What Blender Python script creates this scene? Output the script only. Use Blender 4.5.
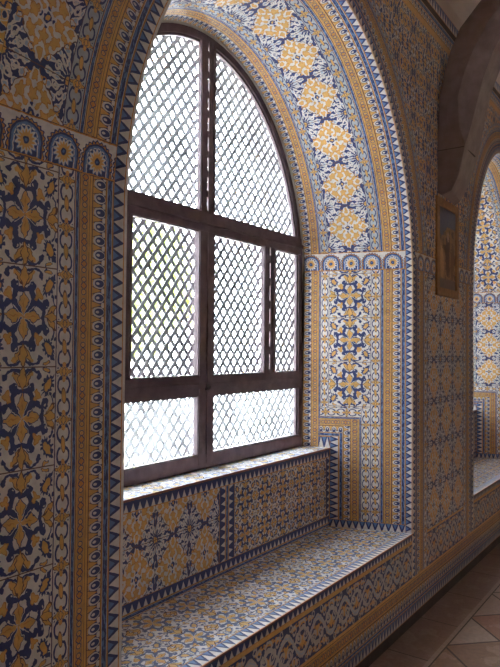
import bpy, bmesh, math, random
from mathutils import Vector, Matrix
from math import pi, sin, cos, sqrt, asin

sc = bpy.context.scene
C = sc.collection
for o in list(bpy.data.objects):
    bpy.data.objects.remove(o)

# ------------------------------------------------------------------ camera
EYE_X, EYE_Z = 1.3835, 1.6
cam = bpy.data.cameras.new('camera')
cam.sensor_fit = 'HORIZONTAL'
cam.sensor_width = 36.0
cam.lens = 36.0 * 642.3 / 500.0
cam.clip_start = 0.02
camo = bpy.data.objects.new('camera', cam)
C.objects.link(camo)
ya, pa, ra = math.radians(-35.045), math.radians(1.383), math.radians(0.46)
F = Vector((sin(ya) * cos(pa), cos(ya) * cos(pa), sin(pa)))
R0 = Vector((cos(ya), -sin(ya), 0))
U0 = R0.cross(F)
Rv = R0 * cos(ra) + U0 * sin(ra)
Uv = -R0 * sin(ra) + U0 * cos(ra)
camo.matrix_world = Matrix(((Rv.x, Uv.x, -F.x, EYE_X), (Rv.y, Uv.y, -F.y, 0.0), (Rv.z, Uv.z, -F.z, EYE_Z), (0, 0, 0, 1)))
sc.camera = camo

# ------------------------------------------------------------------ world, sun, exposure
w = bpy.data.worlds.new('sky')
sc.world = w
w.use_nodes = True
bgn = w.node_tree.nodes['Background']
bgn.inputs['Color'].default_value = (0.86, 0.93, 1.0, 1)
wn_, wl_ = w.node_tree.nodes, w.node_tree.links
wtc = wn_.new('ShaderNodeTexCoord')
wsp = wn_.new('ShaderNodeSeparateXYZ')
wl_.new(wtc.outputs['Generated'], wsp.inputs[0])
wmx = wn_.new('ShaderNodeMath')
wmx.operation = 'MAXIMUM'
wl_.new(wsp.outputs[2], wmx.inputs[0])
wpw = wn_.new('ShaderNodeMath')
wpw.operation = 'POWER'
wl_.new(wmx.outputs[0], wpw.inputs[0])
wpw.inputs[1].default_value = 1.6
wma = wn_.new('ShaderNodeMath')
wma.operation = 'MULTIPLY_ADD'
wl_.new(wpw.outputs[0], wma.inputs[0])
wma.inputs[1].default_value = 22.0      # bright zenith of a thin overcast
wma.inputs[2].default_value = 1.9       # horizon
wl_.new(wma.outputs[0], bgn.inputs['Strength'])
sun = bpy.data.lights.new('sun', 'SUN')
sun.energy = 3.5
sun.angle = math.radians(3)
sun.color = (1.0, 0.95, 0.86)
suno = bpy.data.objects.new('sun', sun)
suno.rotation_euler = Vector((-0.45, 0.30, -0.80)).to_track_quat('-Z', 'Y').to_euler()
C.objects.link(suno)
sc.view_settings.view_transform = 'Standard'
sc.view_settings.look = 'None'
sc.view_settings.exposure = 1.7
sc.view_settings.gamma = 1.0
sc.view_settings.use_curve_mapping = False
sc.cycles.max_bounces = 10
sc.cycles.diffuse_bounces = 6
sc.cycles.glossy_bounces = 4
sc.cycles.transparent_max_bounces = 16
sc.cycles.use_denoising = True
sc.cycles.sample_clamp_indirect = 6.0

# ------------------------------------------------------------------ procedural glaze painting
CREAM = (0.76, 0.72, 0.68)
NAVY = (0.036, 0.053, 0.175)
BLUE = (0.13, 0.24, 0.50)
PALE = (0.40, 0.50, 0.64)
YEL = (0.74, 0.44, 0.14)
OCH = (0.62, 0.29, 0.07)
BRN = (0.16, 0.075, 0.06)


class Paint:
    """paints flat glaze colours, one shape over the next, in a tile's own coordinates"""
    def __init__(s, name):
        s.m = bpy.data.materials.new(name)
        s.m.use_nodes = True
        s.nt = s.m.node_tree
        s.N = s.nt.nodes
        s.L = s.nt.links
        s.b = s.N['Principled BSDF']
        s.uvn = s.N.new('ShaderNodeUVMap')
        s.uvn.uv_map = 'UVMap'
        sp = s.N.new('ShaderNodeSeparateXYZ')
        s.L.new(s.uvn.outputs[0], sp.inputs[0])
        s.u, s.v = sp.outputs[0], sp.outputs[1]
        s.u0, s.v0 = s.u, s.v
        if name.endswith('glaze'):          # brush-drawn outlines wander a little
            g = s.N.new('ShaderNodeNewGeometry')
            nz = s.N.new('ShaderNodeTexNoise')
            nz.inputs['Scale'].default_value = 70.0
            nz.inputs['Detail'].default_value = 1.0
            s.L.new(g.outputs['Position'], nz.inputs['Vector'])
            sc_ = s.N.new('ShaderNodeSeparateColor')
            s.L.new(nz.outputs['Color'], sc_.inputs[0])
            s.u = s.m1('MULTIPLY_ADD', s.m1('SUBTRACT', sc_.outputs[0], .5), .06, s.u)
            s.v = s.m1('MULTIPLY_ADD', s.m1('SUBTRACT', sc_.outputs[1], .5), .07, s.v)
        s.col = None

    def m1(s, op, a, b=None, c=None):
        n = s.N.new('ShaderNodeMath')
        n.operation = op
        for i, x in enumerate((a, b, c)):
            if x is None:
                continue
            if isinstance(x, (int, float)):
                n.inputs[i].default_value = x
            else:
                s.L.new(x, n.inputs[i])
        return n.outputs[0]

    def vm(s, op, a, b=None, out=0):
        n = s.N.new('ShaderNodeVectorMath')
        n.operation = op
        s.L.new(a, n.inputs[0])
        if b is not None:
            if isinstance(b, tuple):
                n.inputs[1].default_value = b
            else:
                s.L.new(b, n.inputs[1])
        return n.outputs[out]

    def xyz(s, x, y, z=0.0):
        n = s.N.new('ShaderNodeCombineXYZ')
        for i, q in enumerate((x, y, z)):
            if isinstance(q, (int, float)):
                n.inputs[i].default_value = q
            else:
                s.L.new(q, n.inputs[i])
        return n.outputs[0]

    def fold(s, x):       # 0 in the middle of each unit, 1 at its borders
        f = s.m1('SUBTRACT', s.m1('FRACT', x), 0.5)
        return s.m1('MULTIPLY', s.m1('ABSOLUTE', f), 2.0)

    def saw(s, x):        # -1 .. 1 over each unit
        return s.m1('MULTIPLY', s.m1('SUBTRACT', s.m1('FRACT', x), 0.5), 2.0)

    def base(s, c):
        n = s.N.new('ShaderNodeRGB')
        n.outputs[0].default_value = (*c, 1)
        s.col = n.outputs[0]

    def put(s, mask, c):
        n = s.N.new('ShaderNodeMix')
        n.data_type = 'RGBA'
        s.L.new(mask, n.inputs[0])
        s.L.new(s.col, n.inputs[6])
        if isinstance(c, tuple):
            n.inputs[7].default_value = (*c, 1)
        else:
            s.L.new(c, n.inputs[7])
        s.col = n.outputs[2]

    def loc(s, P, cx, cy, sx, sy, rot=0):
        n = s.N.new('ShaderNodeMapping')
        n.vector_type = 'TEXTURE'
        n.inputs['Location'].default_value = (cx, cy, 0)
        n.inputs['Rotation'].default_value = (0, 0, math.radians(rot))
        n.inputs['Scale'].default_value = (sx, sy, 1)
        s.L.new(P, n.inputs[0])
        return n.outputs[0]

    def lt(s, a, b):
        return s.m1('LESS_THAN', a, b)

    def gt(s, a, b):
        return s.m1('GREATER_THAN', a, b)

    def both(s, a, b):
        return s.m1('MULTIPLY', a, b)

    def ell(s, P, cx, cy, sx, sy, rot=0, c=None, line=None, lw=0.3):
        r = s.vm('LENGTH', s.loc(P, cx, cy, sx, sy, rot), out=1)
        if line is not None:
            s.put(s.lt(r, 1 + lw), line)
        s.put(s.lt(r, 1.0), c)

    def rho(s, P, cx, cy, sx, sy, rot=0, c=None, line=None, lw=0.3):
        r = s.vm('DOT_PRODUCT', s.vm('ABSOLUTE', s.loc(P, cx, cy, sx, sy, rot)), (1, 1, 0), out=1)
        if line is not None:
            s.put(s.lt(r, 1 + lw), line)
        s.put(s.lt(r, 1.0), c)

    def box(s, P, cx, cy, sx, sy, rot=0, c=None):
        a = s.vm('ABSOLUTE', s.loc(P, cx, cy, sx, sy, rot))
        sp = s.N.new('ShaderNodeSeparateXYZ')
        s.L.new(a, sp.inputs[0])
        s.put(s.lt(s.m1('MAXIMUM', sp.outputs[0], sp.outputs[1]), 1.0), c)

    def ring(s, P, cx, cy, sx, sy, wd, rot=0, c=None, clip=None):
        r = s.vm('LENGTH', s.loc(P, cx, cy, sx, sy, rot), out=1)
        k = s.m1('COMPARE', r, 1.0, wd)
        if clip is not None:
            k = s.both(k, clip)
        s.put(k, c)

    def petals(s, P, cx, cy, sx, sy, n, amp, rot=0, c=None, line=None, lw=0.12):
        q = s.loc(P, cx, cy, sx, sy, rot)
        sp = s.N.new('ShaderNodeSeparateXYZ')
        s.L.new(q, sp.inputs[0])
        an = s.m1('ARCTAN2', sp.outputs[1], sp.outputs[0])
        wv = s.m1('MULTIPLY_ADD', s.m1('SINE', s.m1('MULTIPLY', an, float(n))), amp, s.vm('LENGTH', q, out=1))
        if line is not None:
            s.put(s.lt(wv, 1 + lw), line)
        s.put(s.lt(wv, 1.0), c)

    def finish(s, rough=0.28, mottle=0.30, tint=1.0, spec=0.5, bump=0.1):
        geo = s.N.new('ShaderNodeNewGeometry')
        nz = s.N.new('ShaderNodeTexNoise')
        nz.inputs['Scale'].default_value = 38.0
        nz.inputs['Detail'].default_value = 3.0
        s.L.new(geo.outputs['Position'], nz.inputs['Vector'])
        n2 = s.N.new('ShaderNodeTexNoise')
        n2.inputs['Scale'].default_value = 3.0
        n2.inputs['Detail'].default_value = 2.0
        s.L.new(geo.outputs['Position'], n2.inputs['Vector'])
        k = s.m1('ADD', s.m1('MULTIPLY', nz.outputs[0], mottle * 2), s.m1('MULTIPLY', n2.outputs[0], mottle * 1.1))
        k = s.m1('ADD', k, tint * (1.0 - mottle * 1.5))
        x = s.vm('MULTIPLY', s.col, s.xyz(k, k, k))
        s.L.new(x, s.b.inputs['Base Color'])
        s.b.inputs['Roughness'].default_value = rough
        s.b.inputs['Specular IOR Level'].default_value = spec
        if bump:
            bp = s.N.new('ShaderNodeBump')
            bp.inputs['Strength'].default_value = bump
            bp.inputs['Distance'].default_value = 0.004
            s.L.new(n2.outputs[0], bp.inputs['Height'])
            s.L.new(bp.outputs[0], s.b.inputs['Normal'])
        return s.m


def tile_lines(p, uu, vv, c=BRN, wd=0.012):
    a = p.gt(p.m1('MAXIMUM', p.fold(p.u0), p.fold(p.v0)), 1.0 - wd)
    p.put(a, c)


def mat_star(name, ground=CREAM, pale=0.0, **k):
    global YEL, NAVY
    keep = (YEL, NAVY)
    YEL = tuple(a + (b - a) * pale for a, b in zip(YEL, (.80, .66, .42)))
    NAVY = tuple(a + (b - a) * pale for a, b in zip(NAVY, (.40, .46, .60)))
    p = Paint(name)
    a, b = p.fold(p.u), p.fold(p.v)
    P = p.xyz(a, b)
    p.base(ground)
    # leaf stems and corner sprigs
    p.ring(P, .27, .78, .24, .17, .17, c=NAVY, clip=p.gt(b, .80))
    p.ell(P, .50, .82, .075, .065, c=NAVY)
    p.ring(P, .78, .24, .15, .22, .13, c=NAVY, clip=p.gt(a, .82))
    p.ell(P, .98, .42, .05, .05, c=NAVY)
    # scrolls
    p.box(P, .19, .17, .25, .095, 42, c=NAVY)
    p.box(P, .17, .10, .17, .010, 30, c=ground)
    p.box(P, .10, .16, .17, .010, 58, c=ground)
    p.box(P, .27, .42, .15, .07, 116, c=NAVY)
    p.box(P, .44, .26, .15, .066, -26, c=NAVY)
    p.ell(P, .26, .60, .11, .10, c=NAVY)
    p.ell(P, .215, .63, .022, .02, c=ground)
    p.ell(P, .67, .26, .10, .11, c=NAVY)
    p.ell(P, .70, .215, .02, .022, c=ground)
    p.box(P, .08, .53, .14, .045, 12, c=NAVY)
    p.box(P, .59, .08, .045, .14, -12, c=NAVY)
    # heart petals
    p.rho(P, .0, .27, .14, .20, c=YEL, line=NAVY, lw=.16)
    p.rho(P, .0, .13, .08, .13, c=YEL)
    p.rho(P, .0, .24, .018, .15, c=OCH)
    p.rho(P, .30, .0, .22, .125, c=YEL, line=NAVY, lw=.16)
    p.rho(P, .14, .0, .14, .08, c=YEL)
    p.rho(P, .27, .0, .16, .018, c=OCH)
    # palmettes
    p.ell(P, .14, .76, .055, .15, -38, c=YEL, line=BRN, lw=.35)
    p.ell(P, .27, .86, .05, .05, c=YEL)
    p.rho(P, .0, .77, .12, .22, c=YEL, line=BRN, lw=.2)
    p.ell(P, .84, .13, .14, .05, 40, c=YEL, line=BRN, lw=.35)
    p.rho(P, .84, .0, .20, .10, c=YEL, line=BRN, lw=.2)
    # trefoil
    p.petals(P, .44, .43, .085, .085, 3, .35, 20, c=YEL, line=OCH, lw=.3)
    # drops
    p.petals(P, .76, .63, .145, .22, 12, .16, -38, c=NAVY)
    p.rho(P, .90, .80, .06, .10, -38, c=NAVY)
    p.ell(P, .76, .63, .082, .15, -38, c=YEL)
    p.ell(P, .58, .64, .03, .03, c=NAVY)
    p.ell(P, .93, .60, .03, .03, c=NAVY)
    p.ell(P, .72, .93, .10, .035, -15, c=YEL, line=NAVY, lw=.3)
    tile_lines(p, a, b)
    YEL, NAVY = keep
    return p.finish(**k)


def mat_diamond(name, ground=CREAM, corner=NAVY, stroke=CREAM, **k):
    p = Paint(name)
    a, b = p.fold(p.u), p.fold(p.v)
    P = p.xyz(a, b)
    p.base(corner)
    # blue leaves fanning from the corners
    q = p.loc(P, 1.0, 1.0, 1, 1)
    sp = p.N.new('ShaderNodeSeparateXYZ')
    p.L.new(q, sp.inputs[0])
    an = p.m1('ARCTAN2', sp.outputs[1], sp.outputs[0])
    r = p.vm('LENGTH', q, out=1)
    s1 = p.m1('SINE', p.m1('ADD', p.m1('MULTIPLY', an, 15.0), p.m1('MULTIPLY', r, 7.0)))
    s2 = p.m1('SINE', p.m1('MULTIPLY', r, 21.0))
    p.put(p.both(p.gt(p.m1('ADD', s1, p.m1('MULTIPLY', s2, .7)), .05), p.both(p.gt(r, .16), p.lt(r, .9))), stroke)
    p.put(p.both(p.gt(p.m1('ADD', s1, p.m1('MULTIPLY', s2, .9)), 1.25), p.gt(r, .3)), PALE)
    p.ring(P, .78, .60, .10, .07, .3, 50, c=stroke)
    p.ring(P, .60, .78, .07, .10, .3, 50, c=stroke)
    p.ell(P, 1, 1, .11, .11, c=YEL, line=NAVY, lw=.4)
    # lobed lozenge
    d = p.m1('ADD', a, b)
    wob = p.m1('MULTIPLY', p.m1('SINE', p.m1('MULTIPLY', p.m1('SUBTRACT', a, b), 9.4)), 0.0)
    lob = p.m1('MULTIPLY_ADD', p.m1('COSINE', p.m1('MULTIPLY', p.m1('SUBTRACT', a, b), 6.28)), -0.055, d)
    p.put(p.lt(lob, 1.01), BRN)
    p.put(p.lt(lob, .975), ground)
    for cx, cy, sx, sy, ro, k_ in ((0, .76, .07, .11, 0, 3), (.76, 0, .11, .07, 0, 3), (.0, .40, .11, .13, 0, 5), (.40, .0, .13, .11, 0, 5),
                                   (.37, .40, .15, .10, -45, 5), (.17, .60, .06, .10, -25, 3), (.60, .17, .10, .06, 25, 3), (.20, .20, .045, .09, -45, 3)):
        p.petals(P, cx, cy, sx, sy, k_, .24, ro, c=YEL, line=OCH, lw=.22)
    p.ring(P, .27, .74, .07, .09, .16, 0, c=OCH)
    p.ring(P, .74, .27, .09, .07, .16, 0, c=OCH)
    p.ell(P, .18, .80, .04, .04, c=YEL)
    p.ell(P, .80, .18, .04, .04, c=YEL)
    p.box(P, 0, 0, .10, .10, 45, c=NAVY)
    p.ell(P, 0, 0, .05, .05, c=YEL)
    p.ell(P, .0, .20, .05, .035, c=NAVY)
    p.ell(P, .20, .0, .035, .05, c=NAVY)
    p.ell(P, 0, .98, .10, .05, c=NAVY)
    tile_lines(p, a, b, wd=.010)
    return p.finish(**k)


def mat_foliage(name, sc_=5.0, ground=CREAM, **k):
    p = Paint(name)
    a, b = p.fold(p.u), p.fold(p.v)
    P = p.xyz(a, b)
    vo = p.N.new('ShaderNodeTexVoronoi')
    vo.inputs['Scale'].default_value = sc_
    vo.inputs['Randomness'].default_value = 0.9
    p.L.new(P, vo.inputs['Vector'])
    v2 = p.N.new('ShaderNodeTexVoronoi')
    v2.feature = 'DISTANCE_TO_EDGE'
    v2.inputs['Scale'].default_value = sc_
    v2.inputs['Randomness'].default_value = 0.9
    p.L.new(P, v2.inputs['Vector'])
    sp = p.N.new('ShaderNodeSeparateColor')
    p.L.new(vo.outputs['Color'], sp.inputs[0])
    p.base(ground)
    e = v2.outputs['Distance']
    p.put(p.both(p.gt(e, .07), p.gt(sp.outputs[0], .35)), YEL)
    p.put(p.both(p.gt(e, .05), p.lt(sp.outputs[0], .35)), NAVY)
    p.put(p.both(p.lt(e, .05), p.gt(sp.outputs[1], .45)), NAVY)
    p.put(p.both(p.gt(e, .15), p.lt(sp.outputs[2], .4)), ground)
    p.put(p.both(p.gt(e, .21), p.lt(sp.outputs[2], .4)), NAVY)
    p.petals(P, 0, 0, .24, .24, 8, .2, 0, c=YEL, line=NAVY, lw=.2)
    p.petals(P, 1, 1, .26, .26, 8, .25, 0, c=ground, line=NAVY, lw=.25)
    p.ell(P, 0, 0, .09, .09, c=NAVY)
    p.ell(P, 1, 1, .10, .10, c=YEL, line=NAVY)
    tile_lines(p, a, b)
    return p.finish(**k)


def mat_border(name, ground=CREAM, **k):
    p = Paint(name)
    a = p.m1('MULTIPLY', p.m1('ABSOLUTE', p.m1('SUBTRACT', p.u, .5)), 2.0)
    b = p.fold(p.v)
    P = p.xyz(a, b)
    Q = p.xyz(p.m1('MULTIPLY', p.m1('SUBTRACT', p.u, .5), 2.0), p.saw(p.v))
    p.base(ground)
    p.ring(P, .15, .46, .55, .34, .17, c=NAVY, clip=p.gt(a, .28))
    p.ell(P, .36, .74, .17, .07, c=NAVY)
    p.ell(P, .42, .16, .17, .06, c=NAVY)
    p.ell(P, .72, .84, .08, .035, c=NAVY)
    p.ell(P, 0, .72, .16, .10, c=YEL, line=OCH)
    p.ell(P, .45, 1, .42, .06, c=YEL, line=BRN, lw=.4)
    p.ell(P, .40, .93, .20, .06, 25, c=YEL, line=BRN, lw=.3)
    p.ell(P, 0, 1, .16, .14, c=YEL, line=BRN, lw=.3)
    p.ell(Q, 0, 0, .20, .30, -24, c=YEL, line=BRN, lw=.25)
    p.put(p.gt(a, .93), NAVY)
    return p.finish(**k)


def mat_chain(name, **k):
    p = Paint(name)
    a = p.m1('MULTIPLY', p.m1('ABSOLUTE', p.m1('SUBTRACT', p.u, .5)), 2.0)
    b = p.fold(p.v)
    P = p.xyz(a, b)
    p.base((.52, .32, .14))
    p.rho(P, 0, 0, .54, .32, c=OCH, line=NAVY, lw=.35)
    p.ell(P, 0, .58, .36, .20, c=YEL, line=NAVY, lw=.35)
    p.ell(P, 0, .58, .10, .07, c=OCH)
    p.ell(P, 0, 1, .24, .10, c=OCH)
    p.put(p.gt(a, .62), OCH)
    p.put(p.gt(a, .70), YEL)
    p.put(p.gt(a, .90), BRN)
    return p.finish(**k)


def mat_loops(name, **k):
    p = Paint(name)
    b = p.fold(p.v)
    P = p.xyz(p.u, b)
    p.base(NAVY)
    p.put(p.lt(p.u, .16), YEL)
    p.ell(P, .54, 0, .42, .74, c=CREAM)
    p.ell(P, .60, 0, .33, .52, c=NAVY)
    p.rho(P, .08, 1, .66, .46, c=YEL, line=BRN, lw=.2)
    p.ell(P, .48, 0, .13, .20, c=CREAM)
    p.ell(P, .86, .92, .13, .32, c=CREAM)
    p.put(p.lt(p.u, .06), BRN)
    p.put(p.gt(p.u, .95), OCH)
    return p.finish(**k)


def mat_blue(name, **k):
    p = Paint(name)
    a = p.m1('MULTIPLY', p.m1('ABSOLUTE', p.m1('SUBTRACT', p.u, .5)), 2.0)
    p.base(NAVY)
    nz = p.N.new('ShaderNodeTexNoise')
    nz.inputs['Scale'].default_value = 4.0
    p.L.new(p.uvn.outputs[0], nz.inputs['Vector'])
    p.put(p.gt(nz.outputs[0], .52), BLUE)
    p.put(p.gt(a, .62), CREAM)
    p.put(p.gt(a, .74), OCH)
    p.put(p.gt(a, .92), BRN)
    return p.finish(**k)


def mat_tri(name, thin=False, **k):
    p = Paint(name)
    b = p.fold(p.v)
    p.base(CREAM)
    lim = 1.26 if thin else 1.06
    p.put(p.lt(p.m1('ADD', p.m1('MULTIPLY', p.u, 1.02), b), lim), NAVY)
    if not thin:
        p.put(p.lt(p.m1('ADD', p.m1('MULTIPLY', p.u, 1.3), b), .72), BLUE)
    p.put(p.lt(p.u, .05), OCH)
    p.put(p.gt(p.u, .92), OCH)
    return p.finish(**k)


def mat_fan(name, **k):
    p = Paint(name)
    x = p.saw(p.u)
    y = p.m1('MULTIPLY', p.m1('SUBTRACT', p.v, .5), 2.0)
    P = p.xyz(x, y)
    dome = p.vm('LENGTH', p.xyz(x, p.m1('MAXIMUM', p.m1('ADD', y, .16), 0.0)), out=1)
    p.base(CREAM)
    an = p.m1('ARCTAN2', p.m1('ADD', y, .10), x)
    sc1 = p.m1('MULTIPLY_ADD', p.m1('SINE', p.m1('MULTIPLY', an, 22.0)), .05, dome)
    p.put(p.lt(sc1, .98), NAVY)
    p.put(p.lt(sc1, .90), OCH)
    p.put(p.lt(dome, .84), NAVY)
    p.put(p.lt(dome, .74), BLUE)
    p.put(p.lt(dome, .64), CREAM)
    p.put(p.lt(dome, .58), NAVY)
    p.petals(P, 0, -.22, .50, .58, 14, .16, 0, c=CREAM, line=BLUE, lw=.12)
    p.petals(P, 0, -.22, .36, .42, 14, .2, 0, c=YEL)
    p.ell(P, 0, -.22, .16, .18, c=NAVY)
    p.ell(P, 0, -.22, .07, .07, c=BLUE)
    p.put(p.gt(p.m1('ABSOLUTE', y), .90), OCH)
    p.put(p.gt(p.m1('ABSOLUTE', y), .96), BRN)
    return p.finish(**k)


def mat_scroll(name, **k):
    p = Paint(name)
    a = p.fold(p.u)
    y = p.m1('MULTIPLY', p.m1('SUBTRACT', p.v, .5), 2.0)
    P = p.xyz(a, y)
    p.base(NAVY)
    for cx, cy, sx, sy, ro in ((.5, .75, .18, .10, 20), (.5, -.7, .2, .12, -20), (.0, .0, .16, .2, 0), (1, .0, .14, .24, 0), (.28, .28, .10, .14, 30),
                               (.75, -.3, .10, .14, -30), (.16, -.8, .1, .1, 0), (.85, .8, .12, .1, 0)):
        p.petals(P, cx, cy, sx, sy, 5, .25, ro, c=YEL, line=OCH, lw=.2)
    LG = (0.56, 0.52, 0.50)
    for sg in (1, -1):
        wv = p.m1('MULTIPLY', p.m1('COSINE', p.m1('MULTIPLY', a, pi)), .56 * sg)
        dd = p.m1('ABSOLUTE', p.m1('SUBTRACT', y, wv))
        if sg == 1:
            p.put(p.lt(dd, .15), LG)
            p.put(p.lt(dd, .03), PALE)
        else:
            p.put(p.lt(dd, .11), LG)
    for cx, cy, sx, sy, ro in ((.24, -.20, .13, .22, 20), (.76, .20, .13, .22, 20), (.04, -.70, .14, .18, 0), (.96, .70, .14, .18, 0), (.50, -.66, .10, .17, 0),
                               (.50, .64, .10, .17, 0), (.28, .84, .08, .13, 0), (.74, -.84, .08, .13, 0)):
        p.ring(P, cx, cy, sx, sy, .30, ro, c=LG)
    p.ell(P, .24, -.20, .05, .08, c=LG)
    p.ell(P, .76, .20, .05, .08, c=LG)
    return p.finish(**k)


def mat_line(name, c, **k):
    p = Paint(name)
    p.base(c)
    return p.finish(**k)


def simple(name, col, rough=.6, noise=.25, scale=6.0, bump=.2, dist=.01, metallic=0, spec=.4):
    m = bpy.data.materials.new(name)
    m.use_nodes = True
    nt = m.node_tree
    N, L = nt.nodes, nt.links
    b = N['Principled BSDF']
    g = N.new('ShaderNodeNewGeometry')
    z = N.new('ShaderNodeTexNoise')
    z.inputs['Scale'].default_value = scale
    z.inputs['Detail'].default_value = 5
    L.new(g.outputs['Position'], z.inputs['Vector'])
    r = N.new('ShaderNodeValToRGB')
    r.color_ramp.elements[0].position = .3
    r.color_ramp.elements[1].position = .7
    r.color_ramp.elements[0].color = (*[c * (1 - noise) for c in col], 1)
    r.color_ramp.elements[1].color = (*[min(1, c * (1 + noise)) for c in col], 1)
    L.new(z.outputs[0], r.inputs[0])
    L.new(r.outputs[0], b.inputs['Base Color'])
    b.inputs['Roughness'].default_value = rough
    b.inputs['Specular IOR Level'].default_value = spec
    b.inputs['Metallic'].default_value = metallic
    bp = N.new('ShaderNodeBump')
    bp.inputs['Strength'].default_value = bump
    bp.inputs['Distance'].default_value = dist
    L.new(z.outputs[0], bp.inputs['Height'])
    L.new(bp.outputs[0], b.inputs['Normal'])
    return m


def mat_floor():
    p = Paint('floor_marble')
    geo = p.N.new('ShaderNodeNewGeometry')
    sp = p.N.new('ShaderNodeSeparateXYZ')
    p.L.new(geo.outputs['Position'], sp.inputs[0])
    X, Y = sp.outputs[0], sp.outputs[1]
    # diagonal marble squares
    s45 = 1.0 / (sqrt(2) * 0.33)
    g1 = p.m1('MULTIPLY', p.m1('ADD', X, Y), s45)
    g2 = p.m1('MULTIPLY', p.m1('SUBTRACT', Y, X), s45)
    wn = p.N.new('ShaderNodeTexWhiteNoise')
    wn.noise_dimensions = '3D'
    p.L.new(p.xyz(p.m1('FLOOR', g1), p.m1('FLOOR', g2)), wn.inputs[0])
    nz = p.N.new('ShaderNodeTexNoise')
    nz.inputs['Scale'].default_value = 7
    nz.inputs['Detail'].default_value = 6
    p.L.new(geo.outputs['Position'], nz.inputs['Vector'])
    p.base((.27, .17, .12))
    p.put(p.gt(wn.outputs[0], .45), (.36, .20, .14))
    p.put(p.gt(wn.outputs[0], .72), (.42, .33, .28))
    p.put(p.m1('MULTIPLY', p.gt(nz.outputs[0], .56), .35), (.50, .36, .29))
    p.put(p.gt(p.m1('MAXIMUM', p.fold(g1), p.fold(g2)), .965), (.07, .045, .04))
    # long border slabs along the wall
    edge = p.lt(X, .245)
    p.put(edge, (.30, .20, .16))
    p.put(p.both(edge, p.gt(nz.outputs[0], .55)), (.34, .24, .19))
    p.put(p.both(edge, p.gt(p.fold(p.m1('MULTIPLY', p.m1('ADD', Y, .72), 2.0)), .985)), (.08, .05, .045))
    p.put(p.m1('COMPARE', X, .232, .012), (.42, .32, .27))
    p.put(p.m1('COMPARE', X, .247, .004), (.07, .05, .04))
    return p.finish(rough=.42, mottle=.3, bump=.25)


M = {}
M['star'] = mat_star('star_tile_glaze')
M['diamond'] = mat_diamond('lozenge_tile_glaze')
M['foliage'] = mat_foliage('foliage_tile_glaze')
M['tri_dark'] = mat_tri('dark_triangle_glaze', tint=.62)  # darker copies for the rows nearest the floor, lowest row darkest
M['loops_dark'] = mat_loops('dark_loop_glaze', tint=.7)
M['chain_dark'] = mat_chain('dark_chain_glaze', tint=.8)
M['sill'] = mat_star('daylit_star_glaze', (.88, .87, .86), pale=.8, rough=.16, spec=.6)  # star pattern whitened, strong daylight on the ledge put into its colours
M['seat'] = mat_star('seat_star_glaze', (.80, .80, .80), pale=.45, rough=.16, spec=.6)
M['border'] = mat_border('vine_border_glaze')
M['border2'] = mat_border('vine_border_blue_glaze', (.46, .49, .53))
M['tri2'] = mat_tri('narrow_triangle_glaze', thin=True)
M['chain'] = mat_chain('chain_border_glaze')
M['loops'] = mat_loops('loop_border_glaze')
M['blue'] = mat_blue('blue_fillet_glaze')
M['tri'] = mat_tri('triangle_border_glaze')
M['fan'] = mat_fan('fan_frieze_glaze')
M['scroll'] = mat_scroll('scroll_tile_glaze')
M['yline'] = mat_line('yellow_fillet_glaze', YEL)
M['cream'] = mat_line('cream_glaze', CREAM)
M['red'] = mat_line('red_edge_glaze', (.30, .10, .08))
M['base'] = simple('dark_base_stone', (.10, .075, .07))
M['plaster'] = simple('cream_plaster', (.80, .70, .62), .8, .08, 3.0, .15)
M['brownwall'] = simple('brown_tiled_wall', (.54, .43, .38), .6, .3, 9.0, .15)
M['outer'] = simple('outside_render', (.70, .68, .62), .9, .1, 5.0, .2)
M['stone'] = simple('brown_stone', (.29, .22, .21), .7, .18, 14.0, .3)
M['stone_lit'] = simple('lit_soffit_stone', (.38, .31, .27), .7, .15, 14.0, .3)  # same stone, paler: light on the soffit put into its colour
M['wood'] = simple('dark_painted_wood', (.150, .100, .115), .45, .25, 20.0, .2, .003)
M['lattice'] = simple('weathered_lattice_wood', (.16, .15, .17), .7, .2, 25.0, .2, .003)
M['steel'] = simple('iron_latch', (.12, .10, .10), .4, .1, 10, .1, .002, .8)
M['frame_tile'] = simple('ochre_frame_glaze', (.40, .21, .09), .35, .2, 30, .1, .003)
M['floor'] = mat_floor()

# bands in order outward from an opening: (distance from, to, material, period, flip)
BANDS = [(.0, .010, 'cream', .1, 0), (.010, .055, 'tri', .0385, 1), (.055, .082, 'blue', .1, 0), (.082, .133, 'loops', .040, 1),
         (.133, .141, 'yline', .1, 0), (.141, .176, 'chain', .060, 0), (.176, .193, 'blue', .1, 0), (.193, .248, 'border', .128, 0)]
FAN0, FAN1 = 2.078, 2.190
SEAT = .535
SILL = 1.0075
TOPW = 3.60
REP = .256


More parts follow.
